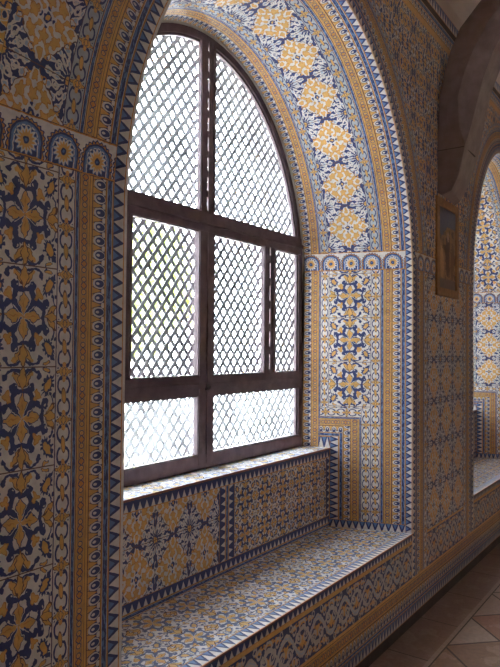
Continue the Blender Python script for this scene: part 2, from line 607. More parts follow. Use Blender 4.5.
class Surf:
    """one mesh of painted faces; every face has its own stretch of the painting (u across, v along)"""
    def __init__(s):
        s.v, s.f, s.uv, s.mi, s.mats = [], [], [], [], []

    def mat(s, n):
        if n not in s.mats:
            s.mats.append(n)
        return s.mats.index(n)

    def face(s, pts, uvs, n):
        k = len(s.v)
        s.v += [tuple(p) for p in pts]
        s.f.append(tuple(range(k, k + len(pts))))
        s.uv += list(uvs)
        s.mi.append(s.mat(n))

    def plain(s, pts, n):
        s.face(pts, [(0.5, 0.3)] * len(pts), n)

    def build(s, name, parent=None):
        me = bpy.data.meshes.new(name)
        me.from_pydata(s.v, [], s.f)
        uv = me.uv_layers.new(name='UVMap')
        for i, q in enumerate(s.uv):
            uv.data[i].uv = q
        for n in s.mats:
            me.materials.append(M[n])
        me.polygons.foreach_set('material_index', s.mi)
        bm = bmesh.new()
        bm.from_mesh(me)
        bmesh.ops.remove_doubles(bm, verts=bm.verts, dist=1e-5)
        bm.to_mesh(me)
        bm.free()
        me.update()
        o = bpy.data.objects.new(name, me)
        C.objects.link(o)
        if parent:
            o.parent = parent
        return o

    # rectangle spanned by point o, direction a (across) and b (along); vertical or horizontal painting
    def rect(s, fn, a0, a1, b0, b1, n, per, along='b', flip=0, aspect=None, n_across=None, off=0.0):
        pts = [fn(a0, b0), fn(a1, b0), fn(a1, b1), fn(a0, b1)]
        la, lb = abs(a1 - a0), abs(b1 - b0)
        if n in ('star', 'diamond', 'foliage'):
            na = n_across if n_across else la / per
            nb = lb / per
            uvs = [(0, off), (na, off), (na, off + nb), (0, off + nb)]
        elif n == 'fan':
            na = max(1, round(la / per)) if along == 'a' else la / per
            uvs = [(0, 0), (na, 0), (na, 1), (0, 1)]
        elif n == 'scroll':
            uvs = [(0, 0), (la / per, 0), (la / per, 1), (0, 1)]
        elif along == 'b':
            r = lb / per
            uvs = [(0, 0), (1, 0), (1, r), (0, r)]
            if flip:
                uvs = [(1 - x, y) for x, y in uvs]
        else:
            r = la / per
            uvs = [(0, 0), (0, r), (1, r), (1, 0)]
            if flip:
                uvs = [(1 - x, y) for x, y in uvs]
        s.face(pts, uvs, n)


def empty(name, loc, label=None, cat=None, group=None):
    o = bpy.data.objects.new(name, None)
    o.location = loc
    o.empty_display_size = .1
    C.objects.link(o)
    if label:
        tag(o, label, cat, group)
    return o


def tag(o, label, cat, group=None, kind=None):
    o['label'] = label
    o['category'] = cat
    if group:
        o['group'] = group
    if kind:
        o['kind'] = kind
    return o


def structure(o):
    o['kind'] = 'structure'
    return o


def mesh_obj(name, bm, mat, parent=None, smooth=False):
    me = bpy.data.meshes.new(name)
    bm.to_mesh(me)
    bm.free()
    for n in (mat if isinstance(mat, (list, tuple)) else [mat]):
        me.materials.append(M[n])
    if smooth:
        for f in me.polygons:
            f.use_smooth = True
    o = bpy.data.objects.new(name, me)
    C.objects.link(o)
    if parent:
        o.parent = parent
        o.matrix_parent_inverse = Matrix.Translation(-parent.location)
    return o


def settle(o, parent):          # a child built in world coordinates under an Empty
    o.parent = parent
    o.matrix_parent_inverse = Matrix.Translation(-parent.location)
    return o


def add_box(bm, x0, x1, y0, y1, z0, z1, bev=0.0):
    r = bmesh.ops.create_cube(bm, size=1.0)
    vs = r['verts']
    bmesh.ops.scale(bm, vec=(x1 - x0, y1 - y0, z1 - z0), verts=vs)
    bmesh.ops.translate(bm, vec=((x0 + x1) / 2, (y0 + y1) / 2, (z0 + z1) / 2), verts=vs)
    if bev:
        es = list({e for v in vs for e in v.link_edges})
        bmesh.ops.bevel(bm, geom=es, offset=bev, segments=2, affect='EDGES')


# ------------------------------------------------------------------ the arched openings
class Niche:
    def __init__(s, a0, a1, rise, wb, wrise, zs=1.999, zw=2.056):
        s.a0, s.a1, s.c = a0, a1, (a0 + a1) / 2
        s.h = (a1 - a0) / 2
        s.rise, s.zs = rise, zs
        s.wb, s.wr, s.zw = wb, wrise, zw      # window half width, rise, spring

    def prof(s, t, d=0.0, nseg=40):
        """right-hand side of the opening at depth share t (0 room face, 1 window), grown outward by d: list of (dy, z)
        starting at FAN1 and ending at the crown"""
        h = s.h + (s.wb - s.h) * t + d
        r = s.rise + (s.wr - s.rise) * t + d
        z0 = s.zs + (s.zw - s.zs) * t
        th0 = asin((FAN1 - z0) / r)
        return [(h * cos(th0 + (pi / 2 - th0) * i / nseg), z0 + r * sin(th0 + (pi / 2 - th0) * i / nseg)) for i in range(nseg + 1)]

    def dy(s, z, t=0.0, d=0.0):
        h = s.h + (s.wb - s.h) * t + d
        r = s.rise + (s.wr - s.rise) * t + d
        z0 = s.zs + (s.zw - s.zs) * t
        return h if z <= z0 else h * sqrt(max(0, 1 - ((z - z0) / r) ** 2))


DEPTH = .6228
NI = [Niche(1.3353, 3.6331, 1.3225, .943, 1.1196), Niche(4.871, 6.75, 1.30, .735, 1.06)]
PT = .462 / DEPTH        # depth share of the parapet face
YMIN, YMAX = -4.2, 11.5
XR = 2.95


def arc_len(pr):
    L = [0]
    for (a, b), (c, d) in zip(pr, pr[1:]):
        L.append(L[-1] + math.hypot(c - a, d - b))
    return L


# ------------------------------------------------------------------ window wall: painted tile face
def W(y, z, x=0.0):
    return (x, y, z)


def lower_bands(S, y0, y1, x=0.0, top=SEAT):
    fn = lambda a, b: (x, a, b)
    rows = [(0, .06, 'base', .1, 0), (.06, .12, 'tri_dark', .0385, 1), (.12, .14, 'blue', .1, 0), (.14, .20, 'loops_dark', .04, 1), (.20, .26, 'chain_dark', .07, 0),
            (.26, .275, 'yline', .1, 0)]
    for a, b, n, per, fl in rows:
        S.rect(fn, y0, y1, a, b, n, per, along='a', flip=fl)


wall = Surf()
fnw = lambda a, b: (0.0, a, b)
# piers: stretches of wall between openings
edges = [YMIN] + [e for n in NI for e in (n.a0, n.a1)] + [YMAX]
piers = [(edges[i], edges[i + 1], NI[i // 2 - 1] if i else None, NI[i // 2] if i // 2 < len(NI) else None) for i in range(0, len(edges), 2)]
for pi_, (y0, y1, nl, nr) in enumerate(piers):
    lower_bands(wall, y0, y1)
    m0 = y0 + (.248 if nl else 0)
    m1 = y1 - (.248 if nr else 0)
    # main field
    star = (pi_ == 0)
    fn_ = 'star' if star else 'diamond'
    wd = m1 - m0
    cols = max(1, round(wd / (.2 if star else .248)))
    if star:
        # narrow strips of star tiles with vine borders between
        ys = [(m1 - .2, m1, 'star'), (m1 - .255, m1 - .2, 'border'), (m0, m1 - .255, 'diamond')]
        for a, b, n in ys:
            if n == 'border':
                wall.rect(fnw, a, b, .495, FAN0, n, .128)
            else:
                wall.rect(fnw, a, b, .495, FAN0, n, REP, n_across=max(1, round((b - a) / .23)), off=-.12)
    else:
        wall.rect(fnw, m0, m1, .495, FAN0, 'diamond', .262, n_across=cols)
    wall.rect(fnw, m0, m1, .48, .495, 'yline', .1, along='a')
    wall.rect(fnw, m0, m1, .275, .48, 'scroll', .26)


def zsteps(z0, z1):
    zs = [z0] + [z for z in (SEAT, SILL, 1.5, 1.999, 2.03, 2.056, 2.078, 2.11, 2.15) if z0 < z < z1] + [z1]
    return zs


def wall_bands(S, N, sgn):
    """bands beside and over half of an opening on the room face"""
    for a, b, n, per, fl in BANDS:
        top = FAN1 if b < .06 else FAN0
        zs = zsteps(.275, top)
        for za, zb in zip(zs, zs[1:]):
            pts = [(0, N.c + sgn * N.dy(za, 0, a), za), (0, N.c + sgn * N.dy(za, 0, b), za), (0, N.c + sgn * N.dy(zb, 0, b), zb), (0, N.c + sgn * N.dy(zb, 0, a), zb)]
            v0, v1 = za / per, zb / per
            us = (1, 0) if fl else (0, 1)
            S.face(pts, [(us[0], v0), (us[1], v0), (us[1], v1), (us[0], v1)], n)
        pa, pb = N.prof(0, a), N.prof(0, b)
        Lm = arc_len(N.prof(0, (a + b) / 2))
        for i in range(len(pa) - 1):
            pts = [(0, N.c + sgn * pa[i][0], pa[i][1]), (0, N.c + sgn * pb[i][0], pb[i][1]), (0, N.c + sgn * pb[i + 1][0], pb[i + 1][1]), (0, N.c + sgn * pa[i + 1][0], pa[i + 1][1])]
            us = (1, 0) if fl else (0, 1)
            v0, v1 = Lm[i] / per, Lm[i + 1] / per
            S.face(pts, [(us[0], v0), (us[1], v0), (us[1], v1), (us[0], v1)], 'border2' if n == 'border' else n)


for N in NI:
    for sgn in (1, -1):
        wall_bands(wall, N, sgn)
# fan frieze on each pier
for y0, y1, nl, nr in piers:
    a = (nl.c + nl.dy(2.13, 0, .055)) if nl else y0
    b = (nr.c - nr.dy(2.13, 0, .055)) if nr else y1
    a_ = (lambda z: nl.c + nl.dy(z, 0, .055)) if nl else (lambda z: y0)
    b_ = (lambda z: nr.c - nr.dy(z, 0, .055)) if nr else (lambda z: y1)
    fu_ = lambda y: (y - 1.218) / .116 + .5
    wall.face([(0, a_(FAN0), FAN0), (0, b_(FAN0), FAN0), (0, b_(FAN1), FAN1), (0, a_(FAN1), FAN1)], [(fu_(a), 0), (fu_(b), 0), (fu_(b), 1), (fu_(a), 1)], 'fan')
# field above the frieze
D1 = .248
for k, N in enumerate(NI):
    for sgn in (1, -1):
        # neighbouring limit of this half
        if sgn == 1:
            lim = (NI[k].a1 + NI[k + 1].a0) / 2 if k + 1 < len(NI) else YMAX
        else:
            lim = (NI[k].a0 + NI[k - 1].a1) / 2 if k else YMIN
        dlim = abs(lim - N.c)
        din = D1
        if sgn == -1 and k == 0:
            pa, pb = N.prof(0, D1), N.prof(0, D1 + .2)
            pb = [(x, min(z, TOPW)) for x, z in pb]
            Lm = arc_len(N.prof(0, D1 + .1))
            # lozenges following the arch, clear of the cornice
            for i in range(len(pa) - 1):
                if N.prof(0, D1 + .2)[i + 1][1] > TOPW:
                    break
                S_ = wall
                pts = [(0, N.c - pa[i][0], pa[i][1]), (0, N.c - pb[i][0], pb[i][1]), (0, N.c - pb[i + 1][0], pb[i + 1][1]), (0, N.c - pa[i + 1][0], pa[i + 1][1])]
                S_.face(pts, [(0, Lm[i] / .27 + .5), (1, Lm[i] / .27 + .5), (1, Lm[i + 1] / .27 + .5), (0, Lm[i + 1] / .27 + .5)], 'diamond')
            cut = i
        else:
            cut = 0
        pa = N.prof(0, D1)
        pb = N.prof(0, D1 + .2) if (sgn == -1 and k == 0) else pa
        line = [(pb[i] if i < cut else pa[i]) for i in range(len(pa))]
        if cut:
            line = pb[:cut + 1] + pa[cut:]
        fu = .26

        def uvf(p):
            return (p[1] / fu, p[2] / fu)
        for i in range(len(line) - 1):
            (d0, z0), (d1, z1) = line[i], line[i + 1]
            if abs(d0 - d1) < 1e-6:
                continue
            pts = [(0, N.c + sgn * d0, min(z0, TOPW)), (0, N.c + sgn * d0, TOPW), (0, N.c + sgn * d1, TOPW), (0, N.c + sgn * d1, min(z1, TOPW))]
            wall.face(pts, [uvf(p) for p in pts], 'foliage')
        d0 = line[0][0]
        if dlim > d0:
            pts = [(0, N.c + sgn * d0, FAN1), (0, N.c + sgn * dlim, FAN1), (0, N.c + sgn * dlim, TOPW), (0, N.c + sgn * d0, TOPW)]
            wall.face(pts, [uvf(p) for p in pts], 'foliage')
# cornice rows
rows = [(3.60, 3.645, 'yline', .1, 0), (3.645, 3.70, 'loops', .05, 0), (3.70, 3.745, 'blue', .1, 0), (3.745, 3.785, 'base', .1, 0), (3.785, 3.86, 'tri', .05, 1)]
for a, b, n, per, fl in rows:
    wall.rect(fnw, YMIN, YMAX, a, b, n, per, along='a', flip=fl)
# masonry body behind the face: outer face with openings and top
OUT = -.86
for k, N in enumerate(NI):
    lo = YMIN if k == 0 else (NI[k - 1].a1 + N.a0) / 2
    hi = YMAX if k == len(NI) - 1 else (NI[k + 1].a0 + N.a1) / 2
    for sgn, lim in ((1, hi), (-1, lo)):
        dl = abs(lim - N.c)
        wall.plain([(OUT, N.c + sgn * N.wb, 0), (OUT, lim, 0), (OUT, lim, 4.6), (OUT, N.c + sgn * N.wb, 4.6)], 'outer')
        pr = [(N.wb, N.dy(FAN1, 1) and SILL)] + [(N.dy(FAN1, 1), FAN1)] + N.prof(1)[1:]
        # spandrel over the window
        pr = N.prof(1)
        pr[0] = (N.wb, pr[0][1])
        for (d0, z0), (d1, z1) in zip(pr, pr[1:]):
            wall.plain([(OUT, N.c + sgn * d0, z0), (OUT, N.c + sgn * d0, 4.6), (OUT, N.c + sgn * d1, 4.6), (OUT, N.c + sgn * d1, z1)], 'outer')
        # outer jamb and arch soffit
        zz = [SILL, 1.5, 2.0, FAN1]
        X1 = -DEPTH - .02
        for za, zb in zip(zz, zz[1:]):
            wall.plain([(X1, N.c + sgn * N.dy(za, 1), za), (OUT, N.c + sgn * N.dy(za, 1), za), (OUT, N.c + sgn * N.dy(zb, 1), zb), (X1, N.c + sgn * N.dy(zb, 1), zb)], 'outer')
        pr = N.prof(1)
        for (d0, z0), (d1, z1) in zip(pr, pr[1:]):
            wall.plain([(X1, N.c + sgn * d0, z0), (OUT, N.c + sgn * d0, z0), (OUT, N.c + sgn * d1, z1), (X1, N.c + sgn * d1, z1)], 'outer')
    # below the window
    wall.plain([(OUT, N.c - N.wb, 0), (OUT, N.c + N.wb, 0), (OUT, N.c + N.wb, SILL), (OUT, N.c - N.wb, SILL)], 'outer')
    wall.plain([(-.70, N.c - N.wb, SILL - .002), (OUT, N.c - N.wb, SILL - .03), (OUT, N.c + N.wb, SILL - .03), (-.70, N.c + N.wb, SILL - .002)], 'outer')
structure(wall.build('wall_left'))

# ------------------------------------------------------------------ reveals and soffits
# columns of the jamb: depth from the room edge (metres on the slope) and painting
TL = sqrt(DEPTH ** 2 + .2054 ** 2)
COLS = [(.0, .038, 'tri', .0385, 1), (.038, .066, 'blue', .1, 0), (.066, .118, 'loops', .040, 1), (.118, .165, 'chain', .060, 0), (.165, .185, 'blue', .1, 0),
        (.185, .241, 'border', .128, 0), (.241, .494, 'main', .267, 0), (.494, .544, 'border', .128, 0), (.544, .556, 'blue', .1, 0), (.556, .600, 'chain', .06, 0),
        (.600, TL, 'loops', .040, 1)]


def jamb(N, sgn, S, flipmain=False):
    def P(t, z, d=None):
        k = t / TL
        return (-DEPTH * k, N.c + sgn * N.dy(z, k), z)

    def cell(t0, t1, z0, z1, n, per, along='b', fl=0, u01=(0, 1), off=0.0):
        zs = zsteps(z0, z1)
        for za, zb in zip(zs, zs[1:]):
            pts = [P(t0, za), P(t1, za), P(t1, zb), P(t0, zb)]
            if n in ('star', 'diamond'):
                uvs = [(0, za / per + off), (1, za / per + off), (1, zb / per + off), (0, zb / per + off)]
            elif n == 'fan':
                k = 5
                fa, fb = (za - z0) / (z1 - z0), (zb - z0) / (z1 - z0)
                g0, g1 = [(t - .112) / .1235 + .5 for t in (t0, t1)]
                uvs = [(g0, fa), (g1, fa), (g1, fb), (g0, fb)]
            elif along == 'b':
                a, b = (1, 0) if fl else (0, 1)
                uvs = [(a, za / per), (b, za / per), (b, zb / per), (a, zb / per)]
            else:
                fa, fb = (za - z0) / (z1 - z0), (zb - z0) / (z1 - z0)
                if fl:
                    fa, fb = 1 - fa, 1 - fb
                uvs = [(fa, t0 / per), (fa, t1 / per), (fb, t1 / per), (fb, t0 / per)]
            S.face(pts, uvs, n)
    low, high = ('diamond', 'star') if flipmain else ('star', 'diamond')
    Z1 = 1.25
    # upright bands, full height
    for a, b, n, per, fl in COLS:
        if n == 'main':
            cell(a, b, Z1, FAN0, low, per, off=.283)
        elif n == 'tri':
            cell(a, b, SEAT - .01, FAN1, n, per, fl=fl)
        elif a < .24:
            cell(a, b, SEAT + .045, FAN0, n, per, fl=fl)
        elif a > .54:
            cell(a, b, SILL - .01, FAN0, n, per, fl=fl)
        else:
            cell(a, b, Z1, FAN0, n, per, fl=fl)
    cell(.038, TL, FAN0, FAN1, 'fan', .12)
    # triangle row along the seat
    cell(.038, TL, SEAT - .01, SEAT + .045, 'tri', .0385, along='a', fl=1)
    # stepped frame round the parapet
    zb = SEAT + .045
    vert = [(.241, .296, 'border', .128, 0), (.296, .308, 'blue', .1, 0), (.308, .360, 'chain', .06, 0), (.360, .405, 'loops', .04, 1), (.405, .430, 'blue', .1, 0),
            (.430, .486, 'tri', .0385, 1)]
    horz = [(1.195, Z1, 'border', .128, 0), (1.183, 1.195, 'blue', .1, 0), (1.140, 1.183, 'chain', .06, 0), (1.098, 1.140, 'loops', .04, 1), (1.075, 1.098, 'blue', .1, 0),
            (SILL - .01, 1.075, 'tri', .0385, 1)]
    for (t0, t1, n, per, fl), (z0, z1, *_r) in zip(vert, horz):
        cell(t0, t1, zb, z1 if n != 'border' else Z1, n, per, fl=fl)
        cell(t1, .556 if n != 'border' else .544, z0, z1, n, per, along='a', fl=fl)
    cell(.486, TL, zb, SILL - .01, 'base', .1)
    # soffit over the frieze
    prs = {}
    for a, b, n, per, fl in COLS:
        pa, pb = N.prof(a / TL), N.prof(b / TL)
        Lm = arc_len(N.prof(.5))
        q = high if n == 'main' else ('border2' if n == 'border' else n)
        pr_ = .262 if n == 'main' else per
        for i in range(len(pa) - 1):
            pts = [(-DEPTH * a / TL, N.c + sgn * pa[i][0], pa[i][1]), (-DEPTH * b / TL, N.c + sgn * pb[i][0], pb[i][1]),
                   (-DEPTH * b / TL, N.c + sgn * pb[i + 1][0], pb[i + 1][1]), (-DEPTH * a / TL, N.c + sgn * pa[i + 1][0], pa[i + 1][1])]
            x, y = (1, 0) if fl else (0, 1)
            o_ = -.07 if n == 'main' else 0
            v0, v1 = Lm[i] / pr_ + o_, Lm[i + 1] / pr_ + o_
            S.face(pts, [(x, v0), (y, v0), (y, v1), (x, v1)], q)


for k, N in enumerate(NI):
    S = Surf()
    jamb(N, 1, S, flipmain=(k >= 1))
    jamb(N, -1, S, flipmain=(k >= 1))
    structure(S.build('trim_%d' % (k + 1)))

# ------------------------------------------------------------------ window seats and parapets
SEATLAB = ['long tiled window seat below the large latticed window',
           'tiled window seat in the smaller niche beyond the pier']
PARLAB = ['tiled parapet and ledge directly under the large latticed window, two painted panels',
          'tiled parapet under the window beyond the pier']
for k, N in enumerate(NI):
    e = empty('tiled_window_seat', (0, N.c, 0), SEATLAB[k], 'window seat')
    y0, y1 = N.a0, N.a1
    s = Surf()
    lower_bands(s, y0, y1)
    fr = lambda a, b: (0.0, a, b)
    s.rect(fr, y0, y1, .275, .470, 'scroll', .26)
    s.rect(fr, y0, y1, .470, .488, 'yline', .1, along='a')
    s.rect(fr, y0, y1, .488, .528, 'tri2', .0385, along='a', flip=1)
    settle(s.build('seat_front'), e)
    s = Surf()
    g = .008
    s.face([(g, y0, .528), (g, y1, .528), (g, y1, SEAT), (g, y0, SEAT)], [(.5, .5)] * 4, 'red')
    s.face([(g, y0, .528), (g, y1, .528), (0, y1, .526), (0, y0, .526)], [(.5, .5)] * 4, 'red')
    na = (y1 - y0) / .0385
    s.face([(g, y0, SEAT), (g, y1, SEAT), (-.05, y1, SEAT), (-.05, y0, SEAT)], [(1, 0), (1, na), (0, na), (0, 0)], 'tri')
    i0, i1 = N.c - N.dy(0, PT), N.c + N.dy(0, PT)
    o0, o1 = N.c - N.dy(0, .05 / DEPTH), N.c + N.dy(0, .05 / DEPTH)
    fuv = lambda p: ((p[1] - y0) / .205, (p[0] + .05) / .205 * .98)
    pts = [(-.05, o0, SEAT), (-.05, o1, SEAT), (-.462, i1, SEAT), (-.462, i0, SEAT)]
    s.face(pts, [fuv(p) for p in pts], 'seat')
    s.plain([(-.105, o0 + .03, SEAT + .0006), (-.105, o1 - .02, SEAT + .0006), (-.1085, o1 - .02, SEAT + .0006), (-.1085, o0 + .02, SEAT + .0006)], 'base')
    settle(s.build('seat_top'), e)

    e = empty('tiled_parapet', (-.5, N.c, SEAT), PARLAB[k], 'parapet')
    s = Surf()
    X = -.462
    fp = lambda a, b: (X, a, b)
    s.rect(fp, i0, i1, SEAT, .555, 'blue', .1, along='a')
    s.rect(fp, i0, i1, .555, .600, 'tri2', .0385, along='a', flip=1)
    s.rect(fp, i0, i1, .950, .998, 'tri2', .0385, along='a', flip=1)
    s.rect(fp, i0, i1, .998, SILL, 'red', .1, along='a')
    cy = N.c - .03
    s.rect(fp, i1 - .045, i1, .600, .950, 'tri2', .0385)
    s.rect(fp, i0, i0 + .045, .600, .950, 'tri2', .0385, flip=1)
    s.rect(fp, cy - .06, cy - .012, .600, .950, 'tri2', .0385)
    s.rect(fp, cy - .012, cy + .012, .600, .950, 'blue', .1)
    s.rect(fp, cy + .012, cy + .06, .600, .950, 'tri2', .0385, flip=1)
    s.rect(fp, i0 + .045, cy - .06, .600, .950, 'diamond', .262, n_across=4, off=.2)
    s.rect(fp, cy + .06, i1 - .045, .600, .950, 'star', .175)
    settle(s.build('parapet_face'), e)
    s = Surf()
    w0, w1 = N.c - N.wb - .001, N.c + N.wb + .001
    pts = [(X + .006, i0, SILL), (X + .006, i1, SILL), (-.70, w1, SILL), (-.70, w0, SILL)]
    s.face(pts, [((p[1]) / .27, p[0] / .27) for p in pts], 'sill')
    s.plain([(X + .006, i0, SILL), (X + .006, i1, SILL), (X + .006, i1, SILL - .009), (X + .006, i0, SILL - .009)], 'red')
    s.plain([(X + .006, i0, SILL - .009), (X + .006, i1, SILL - .009), (X, i1, SILL - .010), (X, i0, SILL - .010)], 'red')
    settle(s.build('sill_top'), e)


# ------------------------------------------------------------------ glass
def glass(name, haze, tint):
    m = bpy.data.materials.new(name)
    m.use_nodes = True
    nt = m.node_tree
    N, L = nt.nodes, nt.links
    N.remove(N['Principled BSDF'])
    out = N['Material Output']
    tr = N.new('ShaderNodeBsdfTransparent')
    tr.inputs[0].default_value = (*tint, 1)
    tl = N.new('ShaderNodeBsdfTranslucent')
    tl.inputs[0].default_value = (.86, .92, .95, 1)
    gl = N.new('ShaderNodeBsdfGlossy')
    gl.inputs['Roughness'].default_value = .03
    g = N.new('ShaderNodeNewGeometry')
    z = N.new('ShaderNodeTexNoise')
    z.inputs['Scale'].default_value = 5.0
    z.inputs['Detail'].default_value = 3
    L.new(g.outputs['Position'], z.inputs['Vector'])
    mr = N.new('ShaderNodeMapRange')
    mr.inputs['From Min'].default_value = .35
    mr.inputs['From Max'].default_value = .68
    mr.inputs['To Min'].default_value = haze * .55
    mr.inputs['To Max'].default_value = min(1, haze * 1.4)
    L.new(z.outputs[0], mr.inputs['Value'])
    m1 = N.new('ShaderNodeMixShader')
    L.new(mr.outputs[0], m1.inputs[0])
    L.new(tr.outputs[0], m1.inputs[1])
    L.new(tl.outputs[0], m1.inputs[2])
    m2 = N.new('ShaderNodeMixShader')
    m2.inputs[0].default_value = .04
    L.new(m1.outputs[0], m2.inputs[1])
    L.new(gl.outputs[0], m2.inputs[2])
    L.new(m2.outputs[0], out.inputs[0])
    return m


M['glass'] = glass('old_window_glass', .02, (.96, .98, .98))
M['glass_top'] = glass('hazy_window_glass', .05, (.95, .97, 1.0))
M['glass_frost'] = glass('frosted_window_glass', .13, (.95, .98, 1.0))
M['glass_half'] = glass('clouded_window_glass', .11, (.95, .98, 1.0))


# ------------------------------------------------------------------ windows
def lattice_bm(y0, y1, z0, z1, topf=None, x=-.690, step=.064, wd=.019, th=.006):
    """two crossing layers of slats, clipped to a pane-shaped field"""
    bm = bmesh.new()
    H, Wd = z1 - z0, y1 - y0
    n = int((Wd + H) / step) + 2

    def inside(y, z):
        return y0 <= y <= y1 and z0 <= z <= (min(z1, topf(y)) if topf else z1)
    for layer, (xx, sg) in enumerate(((x, 1), (x - th, -1))):
        for i in range(-n, n * 2):
            # line z = z0 + sg*(y - ya)
            ya = y0 + i * step
            ts = [k * .01 for k in range(int((Wd + H) / .01) + 60)]
            run = None
            pts = []
            st = ya if sg == 1 else ya
            for k in range(int((H) / .01) + 2):
                z = z0 + k * .01
                y = ya + sg * (k * .01) * .84
                ok = inside(y, min(z, z1)) and z <= z1 + 1e-6
                if ok and run is None:
                    run = (y, z)
                if ok:
                    last = (y, z)
                if not ok and run is not None:
                    pts.append((run, last))
                    run = None
            if run is not None:
                pts.append((run, last))
            for (ya_, za), (yb, zb) in pts:
                L = math.hypot(yb - ya_, zb - za)
                if L < .012:
                    continue
                r = bmesh.ops.create_cube(bm, size=1.0)
                mt = Matrix.Translation((xx, (ya_ + yb) / 2, (za + zb) / 2)) @ Matrix.Rotation(math.atan2(zb - za, yb - ya_), 4, 'X') @ Matrix.Diagonal((th, L + .006, wd, 1))
                bmesh.ops.transform(bm, matrix=mt, verts=r['verts'])
    return bm


def make_window(idx, N):
    X0, X1 = -DEPTH - .002, -DEPTH - .036
    root = empty('window_%d' % idx, (X0, N.c, SILL))
    structure(root)
    s = N.wb / .943
    hw, cw = .058 * 1.0, .044
    zs_ = [1.083, 1.364, 1.470, 2.175, 2.284]
    # outer frame following the arch
    bm = bmesh.new()
    fw = .045

    def ring(t_in, t_out, z_bot, xa, xb):
        outer = [(N.wb - t_out, z_bot), (N.wb - t_out, 1.6)] + [(a, b) for a, b in _arch(N, t_out)]
        inner = [(N.wb - t_in, z_bot), (N.wb - t_in, 1.6)] + [(a, b) for a, b in _arch(N, t_in)]
        for sg in (1, -1):
            for k in range(len(outer) - 1):
                q = []
                for x in (xa, xb):
                    for (a, b) in (outer[k], outer[k + 1], inner[k + 1], inner[k]):
                        q.append(bm.verts.new((x, N.c + sg * a, b)))
                for idx_ in ((0, 1, 2, 3), (7, 6, 5, 4), (3, 2, 6, 7), (1, 0, 4, 5)):
                    bm.faces.new([q[j] for j in idx_])

    ring(fw, 0.0, SILL, X0, X1)
    ring(fw + .012, fw, SILL + .03, X0 - .010, X1 + .006)
    bmesh.ops.recalc_face_normals(bm, faces=bm.faces)
    settle(mesh_obj('window_frame', bm, 'wood'), root)
    bm = bmesh.new()
    ring(.008, -.002, FAN1, X0 + .010, X0)  # thin pale bead along the arch, between frame and tiles
    bmesh.ops.recalc_face_normals(bm, faces=bm.faces)
    settle(mesh_obj('pale_bead', bm, 'outer'), root)
    Lw = N.wb - .01
    # rails
    for za, zb in ((SILL, zs_[0]), (zs_[1], zs_[2]), (zs_[3], zs_[4])):
        bm = bmesh.new()
        add_box(bm, X1, X0 + .004, N.c - Lw, N.c + Lw, za, zb, .006)
        mid = (za + zb) / 2
        if za > 1.1:
            add_box(bm, X0, X0 + .012, N.c - Lw, N.c + Lw, mid - .014, mid + .014, .004)
        settle(mesh_obj('rail', bm, 'wood'), root)

    # mullion: two stiles with daylight between, held by small blocks
    def mull(yc, z0, z1, hw_, gap=True, dot=.11):
        bm = bmesh.new()
        if gap:
            xb = X0 - .022
            gp = .006
            for sg_ in (1, -1):
                a_, b_ = sorted((yc + sg_ * .036, yc + sg_ * hw_))
                add_box(bm, xb, X0 + .006, a_, b_, z0, z1, .004)
                a_, b_ = sorted((yc + sg_ * gp, yc + sg_ * .038))
                add_box(bm, X0 - .006, X0 + .002, a_, b_, z0, z1)
            z = z0 - .02
            while z < z1:
                add_box(bm, X0 - .007, X0 + .001, yc - gp - .001, yc + gp + .001, max(z, z0), min(z + dot * .35, z1))
                z += dot
        else:
            add_box(bm, X1, X0 + .006, yc - hw_, yc, z0, z1, .005)
            add_box(bm, X1, X0 + .006, yc, yc + hw_, z0, z1, .005)
        settle(mesh_obj('mullion', bm, 'wood'), root)
    crown = N.zw + N.wr
    mull(N.c, zs_[4] - .01, crown - .03, hw, True, .10)
    mull(N.c, SILL + .02, zs_[3] + .01, hw * 1.05, False)
    ph = .572 * s
    for sg in (1, -1):
        mull(N.c + sg * ph, zs_[2] - .01, zs_[3] + .01, .060, True, .13)
    # small iron catch on the centre stile
    bm = bmesh.new()
    add_box(bm, X0, X0 + .018, N.c - .012, N.c + .012, 1.395, 1.425, .003)
    bmesh.ops.create_uvsphere(bm, u_segments=10, v_segments=8, radius=.009, matrix=Matrix.Translation((X0 + .024, N.c, 1.41)))
    settle(mesh_obj('catch', bm, 'steel'), root)
    # panes and their lattices
    panes = []
    a0 = hw * 1.05
    for sg in (1, -1):
        panes.append((sg, a0, N.wb - fw, zs_[0], zs_[1], None, 'glass_half' if sg == 1 else 'glass_frost'))
        panes.append((sg, a0, ph - .060, zs_[2], zs_[3], None, 'glass'))
        panes.append((sg, ph + .060, N.wb - fw, zs_[2], zs_[3], None, 'glass'))
        panes.append((sg, hw, N.wb - fw, zs_[4], 9, 1, 'glass_top'))
    for sg, ya, yb, za, zb, arch, gm in panes:
        bm = bmesh.new()
        gx = -DEPTH - .022
        if arch:
            pts = [(ya - .01, za - .01), (yb + .01, za - .01)]
            ar = [(a, b) for a, b in _arch(N, fw - .01) if b > za and a >= ya - .01]
            pts += ar
            pts += [(ya - .01, _top(N, fw - .01, ya - .01))]
        else:
            pts = [(ya - .01, za - .01), (yb + .01, za - .01), (yb + .01, zb + .01), (ya - .01, zb + .01)]
        vs = [bm.verts.new((gx, N.c + sg * a, b)) for a, b in pts]
        bm.faces.new(vs)
        settle(mesh_obj('pane', bm, gm), root)
        # lattice behind
        tf = None
        if arch:
            zb = crown - fw
            tf = lambda y, N=N: _top(N, .0, abs(y - N.c))
        ia, ib = ya - .056, min(yb + .059, N.wb + .02)
        y0_, y1_ = (N.c + ia, N.c + ib) if sg == 1 else (N.c - ib, N.c - ia)
        bm = lattice_bm(y0_, y1_, za - .05, zb + .05 if not arch else zb + .03, tf)
        settle(mesh_obj('lattice', bm, 'lattice'), root)
    return root


